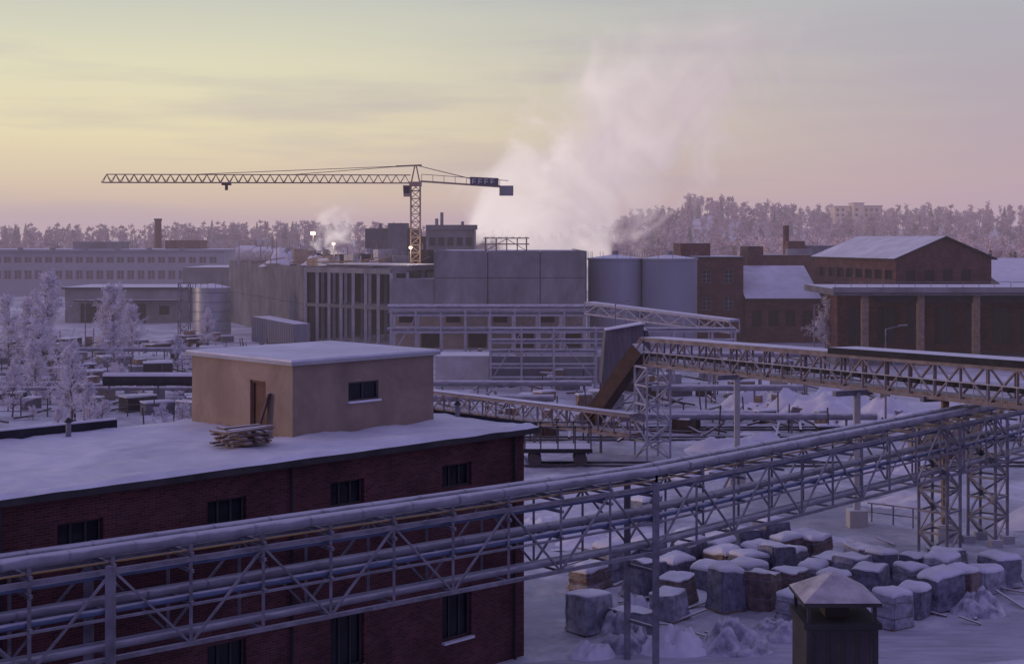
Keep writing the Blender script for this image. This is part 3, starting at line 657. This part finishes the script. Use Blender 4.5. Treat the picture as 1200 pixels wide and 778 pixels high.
K['leanto_roof'].hexa([(35.85,218.4,6.6),(47.6,218.4,6.6),(47.6,232,11.4),(35.85,232,11.4),(35.85,218.4,6.85),(47.6,218.4,6.85),(47.6,232,11.65),(35.85,232,11.65)],M_fascia,M_roofsnow)
K['walls'].box(35.9,47.4,232,236,0,11.4,M_brickx,M_snow)
K['stair_tower'].box(49.5,52.5,255,260,0,15.6,M_brickx,M_snow); K['stair_tower'].box(49,53.5,253,254.9,12.5,14.2,M_conc,M_snow)
K['stair_tower'].cyl((49.7,258,15),(49.7,258,18.4),.55,M_brickx); K['stair_tower'].box(43,56,250,262,0,13.2,M_brickx,M_snow); K['stair_tower'].box(53,58.5,256,261,13.2,14.8,M_steel,M_snow)
K.build()
B=MB('snowy_roof_warehouse'); B.hexa([(78,225,8),(120,225,8),(120,245,12.4),(78,245,12.4),(78,225,8.3),(120,225,8.3),(120,245,12.7),(78,245,12.7)],M_fascia,M_snow); B.box(78.5,119,226,245,0,8.2,M_conc); B.build()
B=MB('small_brick_hut'); B.box(29.5,33.8,103,106,0,2.6,M_beige,M_snow); B.box(29.3,34,102.8,106.2,2.6,2.8,M_concl,M_snow); B.box(31,31.9,102.93,102.99,0.1,2.0,M_door); B.build()
K=Group('hilltop_apartment_house')
for x,w,h,y in ((186,9,34.5,820),(196,6,36.3,816),(203,11,34.8,822)):
    ops=[(1+i*3,2.6+i*3,z,z+1.6) for i in range(int((w-1)//3)) for z in (28.9,31.9,)]
    wall(K,(x,y),(x+w,y),18,h,ops,M_hillw,.2,sill=False,div=(1,1)); wall(K,(x,y+12),(x,y),18,h,[],M_hillw); K['roof'].box(x-.3,x+w+.3,y-.3,y+12,h,h+.5,M_concl,M_snow)
K.build()
for x,y,w,h in ((-40,640,26,16),(-150,700,30,17),(-95,620,18,14),(255,560,20,22)):
    B=MB('distant_factory'); g=hgt(x,y); B.box(x,x+w,y,y+14,0,g+h*.4,M_clad,M_snow); B.box(x+3,x+w*.5,y+1,y+9,g+h*.4,g+h*.55,M_concd,M_snow); B.build()

# ------------------------------------------------------------------ mid-ground clutter
B=MB('flat_rail_wagon')
B.box(.8,5.6,99,101.8,1.1,1.4,M_tar,M_snow)
for x in (.9,2.0,3.2,4.4,5.5):
    for y in (99.1,101.7): B.beam((x,y,1.4),(x,y,3.0),.1,.1,M_rail)
for y in (99.1,101.7): B.beam((.8,y,2.9),(5.6,y,2.9),.1,.1,M_rail)
for x in (1.6,4.8):
    for y in (99.4,101.2): B.cyl((x,y,.55),(x,y+.12,.55),.48,M_rail,14)
B.build()
B=MB('railway_track')
for y in (99.6,101.2,112.5,114.1,118.5,120.1):
    B.beam((-30,y,.12),(45,y,.12),.12,.16,M_rail)
B.build()
for i,(x0,x1,y,z,r_) in enumerate(((12.5,22,124,.7,.4),(13,27,132,2.2,.3),(-14,4,136,.8,.35),(-37.6,-27,131,3.0,.5),(-75,-30,146,1.2,.22),(-70,-28,158,1.0,.2),(15,36,140,4.6,.25),(15,36,141,4.6,.2),(9,30,117,1.4,.3),(-12,8,143,1.5,.3),(-72,-26,137,1.6,.2),(-80,-30,178,2.2,.25))):
    B=MB('insulated_pipeline'); B.cyl((x0,y,z),(x1,y,z),r_,M_pipe if i!=3 else M_tar,12)
    if i==3: B.box(x0,x1,y-.4,y+.4,z+.38,z+.62,M_snow)
    k=x0+.5
    while k<x1: B.beam((k,y,0),(k,y,z),.16,.16,M_steel); k+=4.5
    B.build()
def crate(x,y,smax,hmax,i):
    B=MB('snow_covered_crate_stack'); s=R.uniform(.5,smax); h=R.uniform(.4,hmax); a_=R.uniform(0,1.5)
    B.obox((x,y),a_,s*1.7,s,0,h,R.choice([M_wood,M_concd,M_fascia,M_conc,M_rust])); B.obox((x-.03,y-.03),a_,s*1.7+.06,s+.06,h+.003,h+.14,M_snow)
    if i%3==0: B.obox((x+.3,y+.5),a_+.2,s*.7,s*.6,h+.14,h+.8,M_wood,M_snow)
    B.build()
for i in range(120):
    x=R.uniform(-82,-18); y=R.uniform(122,222)
    if x>-16-(y-50)*.1 : continue
    crate(x,y,2.6,1.8,i)
for i in range(70):
    crate(R.uniform(-8,36),R.uniform(108,185),1.6,1.5,i)
B=MB('scrap_and_stakes')
for i in range(560):
    if i%2: x=R.uniform(-80,-24); y=R.uniform(120,215)
    else: x=R.uniform(-6,38); y=R.uniform(107,185)
    a_=R.uniform(0,3.14); l_=R.uniform(.4,2.4)
    if i%3==0: B.beam((x,y,0),(x+R.uniform(-.2,.2),y,R.uniform(.8,2.6)),.11,.11,M_rail)
    else: B.beam((x-math.cos(a_)*l_,y-math.sin(a_)*l_,.2),(x+math.cos(a_)*l_,y+math.sin(a_)*l_,R.uniform(.2,.9)),.2,.16,R.choice([M_rust,M_rail,M_steel]))
B.build()
for y0 in (128,152,170,196):
    B=MB('yard_fence'); x=-85
    while x<-22: B.beam((x,y0,0),(x,y0,1.7),.09,.09,M_rail); x+=2.4
    for z in (.5,1.1,1.65): B.beam((-85,y0,z),(-22,y0,z),.05,.06,M_rail)
    B.build()
for x,y in ((31,118),(12,165),(34,160),(-60,200),(-70,160)):
    B=MB('lamp_post'); B.cyl((x,y,0),(x,y,8.5),.1,M_steel,8,r2=.06); B.beam((x,y,8.5),(x+1.3,y,8.8),.07,.07,M_steel); B.beam((x+1.1,y,8.78),(x+1.8,y,8.85),.25,.12,M_steel); B.build()
for x,y,z,en,sz in ((-32.3,231,16.9,350,.3),(-29.6,236,15.2,250,.2),(-16.2,227.4,14.6,300,.2)):
    B=MB('work_floodlight'); B.beam((x,y,11.2),(x,y,z),.1,.1,M_steel); B.box(x-sz,x+sz,y-.3,y,z-sz*.8,z+sz*.8,M_lamp); B.build()
    ld=bpy.data.lights.new('floodlight_beam','POINT'); ld.energy=en; ld.color=(1,.72,.4); ld.shadow_soft_size=.4
    lo=bpy.data.objects.new('floodlight_beam',ld); lo.location=(x,y-1,z); scene.collection.objects.link(lo)

# ------------------------------------------------------------------ trees
def branch(B,p,q,r0,r1,m,n=4): B.cyl(p,q,r0,m,n,r2=r1,cap=False)
def rv(r): return Vector((r.gauss(0,1),r.gauss(0,1),r.gauss(0,1))).normalized()
def tree_mesh(name,seed,Ht,limbs,subs,twigs,tl,tw,mf,spread=.33,mb=None,lo=.16):
    r=random.Random(seed); B=MB(name); mb=mb or M_bark
    p=Vector((0,0,-.3)); pts=[p]; ns=6
    for i in range(ns):
        p=p+Vector((r.uniform(-.03,.03)*Ht,r.uniform(-.03,.03)*Ht,(Ht*.93+.3)/ns)); pts.append(p)
    for i in range(ns): branch(B,pts[i],pts[i+1],Ht*.018*(1-i/ns)+.01,Ht*.018*(1-(i+1)/ns)+.01,mb,6)
    for k in range(limbs):
        f=r.uniform(lo,.98)**.9; i=min(ns-1,int(f*ns)); base=pts[i].lerp(pts[i+1],f*ns-i)
        az=k*2.4+r.uniform(-.4,.4); el=r.uniform(.35,.9)+f*.35
        ll=Ht*spread*(1.15-f*.85)*r.uniform(.65,1.2)*(1 if f>.3 else .8)
        d=Vector((math.cos(az)*math.cos(el),math.sin(az)*math.cos(el),math.sin(el)))
        mid=base+d*ll*.55; end=mid+(d+Vector((0,0,r.uniform(-.5,.25)))).normalized()*ll*.55
        branch(B,base,mid,Ht*.006,Ht*.004,mb); branch(B,mid,end,Ht*.004,Ht*.0015,mf)
        for s in range(subs):
            g=r.uniform(.25,1); b0=base.lerp(mid,g*2) if g<.5 else mid.lerp(end,g*2-1)
            d2=(d*.6+rv(r)*.8).normalized(); e2=b0+d2*ll*r.uniform(.25,.5)
            branch(B,b0,e2,Ht*.0022,Ht*.0008,mf,3)
            for t in range(twigs):
                c=b0.lerp(e2,r.uniform(.1,1.05)); dr=(d2*.4+rv(r)+Vector((0,0,-.15))).normalized(); ln=tl*r.uniform(.5,1.4); wd=rv(r).cross(dr).normalized()*tw*r.uniform(.6,1.3)
                B.face([c-wd*.4,c+dr*ln*.5-wd,c+dr*ln,c+dr*ln*.5+wd],mf)
    me=bpy.data.meshes.new(name); me.from_pydata(B.v,[],B.f)
    for m in B.mats: me.materials.append(m)
    me.polygons.foreach_set('material_index',B.mi); me.update(); return me
def put(name,me,x,y,s,parent=None,rz=None,z=None):
    o=bpy.data.objects.new(name,me); o.location=(x,y,hgt(x,y)-.1 if z is None else z); o.scale=(s*R.uniform(.9,1.1),s*R.uniform(.9,1.1),s); o.rotation_euler=(0,0,R.uniform(0,6.28) if rz is None else rz)
    scene.collection.objects.link(o); o.parent=parent; return o
near=[tree_mesh('frosted_birch_mesh',s,10,36,8,14,.5,.045,M_frost,.34) for s in (1,2,3)]
for i,(x,y,h) in enumerate(((-54.6,167,12),(-51.8,184,10),(-37.5,121,7.2),(-47,140,6.0),(-41.5,133,4.6),(-50,150,7.5),(-62,175,9),(-35,118,4.2),(-44,205,6),(-72,215,8),(-58,215,6),(-66,240,8),(42.6,193,8.2),(44,194,5),(-40,170,4.5),(-57,168,9),(-49,183,7.5),(-45,128,5.0),(-52.5,186,9),(-47.5,170,6),(-60,160,8))):
    put('frosted_birch',near[i%3],x,y,h/10)
bush=[tree_mesh('frosted_bush_mesh',s,2.2,18,6,8,.3,.04,M_frost,.6,lo=.02) for s in (11,12)]
for i in range(50): put('frosted_bush',bush[i%2],R.uniform(-62,-26),R.uniform(112,190),R.uniform(.5,1.2))
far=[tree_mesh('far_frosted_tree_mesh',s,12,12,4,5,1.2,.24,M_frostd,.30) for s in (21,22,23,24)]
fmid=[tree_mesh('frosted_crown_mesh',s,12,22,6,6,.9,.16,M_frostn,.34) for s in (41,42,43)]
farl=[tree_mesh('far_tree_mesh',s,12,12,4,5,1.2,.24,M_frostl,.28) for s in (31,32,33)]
fr=empty('distant_frosted_forest'); fl=empty('distant_forest')
for i in range(720):
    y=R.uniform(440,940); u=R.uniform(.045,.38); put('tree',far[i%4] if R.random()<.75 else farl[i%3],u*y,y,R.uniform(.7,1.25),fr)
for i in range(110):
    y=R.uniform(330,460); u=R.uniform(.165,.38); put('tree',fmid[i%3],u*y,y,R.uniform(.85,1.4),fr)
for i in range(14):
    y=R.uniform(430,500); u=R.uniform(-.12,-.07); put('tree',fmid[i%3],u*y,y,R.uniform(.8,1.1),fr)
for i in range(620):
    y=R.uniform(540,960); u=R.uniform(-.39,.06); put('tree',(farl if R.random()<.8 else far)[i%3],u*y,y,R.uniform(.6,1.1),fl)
def spruce(seed,Ht):
    r=random.Random(seed); B=MB('s'); B.cyl((0,0,-.3),(0,0,Ht),.2,M_bark,6,r2=.03)
    nl=26
    for k in range(nl):
        f=k/nl; z=Ht*(.08+.92*f); rad=Ht*.2*(1-f)**.85+.15
        for i in range(16):
            a_=r.uniform(0,6.28); rr=rad*r.uniform(.65,1.15); w=rad*.16+.08
            c=Vector((0,0,z)); e=Vector((math.cos(a_)*rr,math.sin(a_)*rr,z-rr*.35)); sd=Vector((-math.sin(a_),math.cos(a_),0))*w
            m_=c.lerp(e,.55)+Vector((0,0,.08*rr))
            B.face([c,m_-sd,e,m_+sd],M_green); B.face([m_,m_-sd*1.3+Vector((0,0,-.3*w-.2)),e+Vector((0,0,-.3))],M_green)
    me=bpy.data.meshes.new('spruce_mesh'); me.from_pydata(B.v,[],B.f)
    for m in B.mats: me.materials.append(m)
    me.polygons.foreach_set('material_index',B.mi); me.update(); return me
sp=[spruce(1,12),spruce(2,12)]
for i,(x,y,h) in enumerate(((86,262,13),(89.5,266,14.5),(92.5,262,12),(95,270,13),(84,270,10),(99,280,14))): put('spruce_tree',sp[i%2],x,y,h/12)
ds=empty('distant_spruce_trees')
for i in range(90):
    y=R.uniform(560,960); u=R.uniform(-.38,.38); put('spruce',sp[i%2],u*y,y,R.uniform(.8,1.2),ds)

# ------------------------------------------------------------------ steam plume and winter haze (absorbing volumes whose own glow stands in for scattered light)
def vnodes(name):
    m=bpy.data.materials.new(name); m.use_nodes=True; nt=m.node_tree; nt.nodes.clear()
    o_=nt.nodes.new('ShaderNodeOutputMaterial'); ab=nt.nodes.new('ShaderNodeVolumeAbsorption'); em=nt.nodes.new('ShaderNodeEmission'); ad=nt.nodes.new('ShaderNodeAddShader')  # emission replaces the light the volume would scatter
    ab.inputs['Color'].default_value=(0,0,0,1)
    nt.links.new(ab.outputs[0],ad.inputs[0]); nt.links.new(em.outputs[0],ad.inputs[1]); nt.links.new(ad.outputs[0],o_.inputs['Volume'])
    return m,nt,ab,em
def plume(name,box,c0,cx1,r0,r1,z0,z1,D,yc,pw=1.3,nscale=.07,step=.6,top=.35):
    x0,x1,y0,y1,za,zb2=box
    B=MB(name); m,nt,ab,em=vnodes(name+'_vapour'); N=nt.nodes; Lk=nt.links
    try: m.cycles.volume_step_rate=step
    except Exception: pass
    tc=N.new('ShaderNodeTexCoord'); sp_=N.new('ShaderNodeSeparateXYZ'); Lk.new(tc.outputs['Object'],sp_.inputs[0])
    def mth(op,a_,b_=None,c_=None,cl=False):
        k=N.new('ShaderNodeMath'); k.operation=op; k.use_clamp=cl
        for i_,v_ in enumerate((a_,b_,c_)):
            if v_ is None: continue
            if isinstance(v_,(int,float)): k.inputs[i_].default_value=v_
            else: Lk.new(v_,k.inputs[i_])
        return k.outputs[0]
    t=mth('DIVIDE',mth('SUBTRACT',sp_.outputs['Z'],z0),z1-z0,cl=True)
    cxn=mth('MULTIPLY_ADD',mth('POWER',t,pw),cx1-c0,c0)
    rr=mth('MULTIPLY_ADD',t,r1-r0,r0)
    dx=mth('DIVIDE',mth('SUBTRACT',sp_.outputs['X'],cxn),rr); dy=mth('DIVIDE',mth('SUBTRACT',sp_.outputs['Y'],yc),mth('MULTIPLY',rr,.8))
    ds_=mth('SQRT',mth('ADD',mth('MULTIPLY',dx,dx),mth('MULTIPLY',dy,dy)))
    nz=N.new('ShaderNodeTexNoise'); nz.inputs['Scale'].default_value=nscale; nz.inputs['Detail'].default_value=4; nz.inputs['Roughness'].default_value=.6; nz.inputs['Distortion'].default_value=.8; Lk.new(tc.outputs['Object'],nz.inputs['Vector'])
    nn_=mth('SUBTRACT',nz.outputs['Fac'],.5)
    k=mth('MULTIPLY_ADD',nn_,4.5,mth('SUBTRACT',.75,ds_))
    k=mth('MULTIPLY',k,1.6,cl=True)
    fade=mth('MULTIPLY',mth('SUBTRACT',1.0,t),2.2,cl=True)
    k=mth('MULTIPLY',mth('MULTIPLY',k,fade),mth('MULTIPLY_ADD',t,-D*(1-top),D))
    Lk.new(k,ab.inputs['Density']); Lk.new(k,em.inputs['Strength'])
    # sunlight painted into the glow: left side white-pink, right and top mauve, plus noise
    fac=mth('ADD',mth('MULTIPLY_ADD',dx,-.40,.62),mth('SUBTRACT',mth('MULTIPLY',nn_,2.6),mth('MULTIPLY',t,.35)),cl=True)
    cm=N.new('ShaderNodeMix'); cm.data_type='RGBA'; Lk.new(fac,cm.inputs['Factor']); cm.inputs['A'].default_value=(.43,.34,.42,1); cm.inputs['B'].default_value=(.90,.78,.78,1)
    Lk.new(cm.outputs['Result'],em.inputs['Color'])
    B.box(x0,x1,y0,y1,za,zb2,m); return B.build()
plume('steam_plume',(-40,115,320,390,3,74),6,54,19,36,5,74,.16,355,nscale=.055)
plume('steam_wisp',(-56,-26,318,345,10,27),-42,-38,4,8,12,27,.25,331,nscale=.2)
hz,nt,ab,em=vnodes('winter_haze')
SG=.00055
ab.inputs['Density'].default_value=SG; em.inputs['Color'].default_value=(.48,.36,.46,1); em.inputs['Strength'].default_value=SG  # haze brightness is its own even glow, nothing is scattered
B=MB('haze'); B.box(-1500,1500,106,2500,-20,48,hz); B.build()

# ------------------------------------------------------------------ world, sun, camera
az=math.radians(-78); elev=math.radians(6)
w=bpy.data.worlds.new('World'); scene.world=w; w.use_nodes=True; nt=w.node_tree; N=nt.nodes; Lk=nt.links; N.clear()
out=N.new('ShaderNodeOutputWorld'); bg=N.new('ShaderNodeBackground'); Lk.new(bg.outputs[0],out.inputs[0])
sky=N.new('ShaderNodeTexSky'); sky.sky_type='NISHITA'; sky.sun_disc=False; sky.sun_elevation=math.radians(3); sky.sun_rotation=az; sky.dust_density=3
tc=N.new('ShaderNodeTexCoord'); sp_=N.new('ShaderNodeSeparateXYZ'); Lk.new(tc.outputs['Generated'],sp_.inputs[0])
def ramp(els):
    r=N.new('ShaderNodeValToRGB'); e=r.color_ramp.elements
    while len(e)<len(els): e.new(.5)
    for k,(p_,c_) in enumerate(els): e[k].position=p_; e[k].color=c_+(1,)
    return r
rA=ramp([(0,(.68,.50,.38)),(.025,(.79,.62,.42)),(.07,(.89,.79,.49)),(.12,(.80,.77,.54)),(.17,(.60,.62,.55)),(.4,(.33,.33,.52)),(1,(.22,.21,.41))])
rB=ramp([(0,(.50,.36,.42)),(.03,(.54,.40,.43)),(.08,(.49,.41,.46)),(.13,(.46,.43,.49)),(.17,(.46,.47,.51)),(.4,(.29,.28,.49)),(1,(.21,.19,.40))])
mp=N.new('ShaderNodeMapping'); mp.inputs['Scale'].default_value=(2.2,2.2,22); Lk.new(tc.outputs['Generated'],mp.inputs['Vector'])
nz=N.new('ShaderNodeTexNoise'); nz.inputs['Scale'].default_value=1.4; nz.inputs['Detail'].default_value=6; nz.inputs['Roughness'].default_value=.55; Lk.new(mp.outputs[0],nz.inputs['Vector'])
def mth(op,a_,b_=None,c_=None,cl=False):
    k=N.new('ShaderNodeMath'); k.operation=op; k.use_clamp=cl
    for i_,v_ in enumerate((a_,b_,c_)):
        if v_ is None: continue
        if isinstance(v_,(int,float)): k.inputs[i_].default_value=v_
        else: Lk.new(v_,k.inputs[i_])
    return k.outputs[0]
zz=mth('MAXIMUM',sp_.outputs['Z'],0)
Lk.new(zz,rA.inputs[0]); Lk.new(zz,rB.inputs[0])
fx=N.new('ShaderNodeMapRange'); fx.interpolation_type='SMOOTHSTEP'; fx.inputs['From Min'].default_value=-.26; fx.inputs['From Max'].default_value=.38
xx=mth('MULTIPLY_ADD',mth('SUBTRACT',nz.outputs['Fac'],.5),.25,sp_.outputs['X'])
Lk.new(xx,fx.inputs['Value'])
mx=N.new('ShaderNodeMix'); mx.data_type='RGBA'; Lk.new(fx.outputs[0],mx.inputs['Factor']); Lk.new(rA.outputs[0],mx.inputs['A']); Lk.new(rB.outputs[0],mx.inputs['B'])
cl=N.new('ShaderNodeMapRange'); cl.inputs['From Min'].default_value=.5; cl.inputs['From Max'].default_value=.75; cl.inputs['To Max'].default_value=.5; Lk.new(nz.outputs['Fac'],cl.inputs['Value'])
m2=N.new('ShaderNodeMix'); m2.data_type='RGBA'; Lk.new(cl.outputs[0],m2.inputs['Factor']); Lk.new(mx.outputs['Result'],m2.inputs['A']); m2.inputs['B'].default_value=(.48,.43,.49,1)
sc=N.new('ShaderNodeVectorMath'); sc.operation='SCALE'; sc.inputs['Scale'].default_value=.12; Lk.new(sky.outputs[0],sc.inputs[0])
m3=N.new('ShaderNodeMix'); m3.data_type='RGBA'; m3.inputs['Factor'].default_value=.06; Lk.new(m2.outputs['Result'],m3.inputs['A']); Lk.new(sc.outputs[0],m3.inputs['B'])
fb_=N.new('ShaderNodeMapRange'); fb_.interpolation_type='SMOOTHSTEP'; fb_.inputs['From Min'].default_value=.5; fb_.inputs['From Max'].default_value=-.6; Lk.new(sp_.outputs['Y'],fb_.inputs['Value'])
m4=N.new('ShaderNodeMix'); m4.data_type='RGBA'; Lk.new(fb_.outputs[0],m4.inputs['Factor']); Lk.new(m3.outputs['Result'],m4.inputs['A']); m4.inputs['B'].default_value=(.21,.18,.42,1)
Lk.new(m4.outputs['Result'],bg.inputs[0]); bg.inputs[1].default_value=1.0
sd=bpy.data.lights.new('sun','SUN'); sd.energy=.7; sd.angle=math.radians(8); sd.color=(1,.68,.48)
so=bpy.data.objects.new('sun',sd); scene.collection.objects.link(so)
tosun=Vector((math.sin(math.radians(-100))*math.cos(elev),math.cos(math.radians(-100))*math.cos(elev),math.sin(elev)))
so.rotation_euler=tosun.to_track_quat('Z','Y').to_euler()
cam=bpy.data.cameras.new('camera'); co=bpy.data.objects.new('camera',cam); scene.collection.objects.link(co)
co.location=(0,0,16); co.rotation_euler=(math.pi/2,0,0); cam.lens=50; cam.sensor_width=36; cam.shift_y=-109/1200; cam.clip_end=12000; cam.clip_start=.5
scene.camera=co
scene.view_settings.view_transform='Standard'; scene.view_settings.look='None'; scene.view_settings.exposure=0
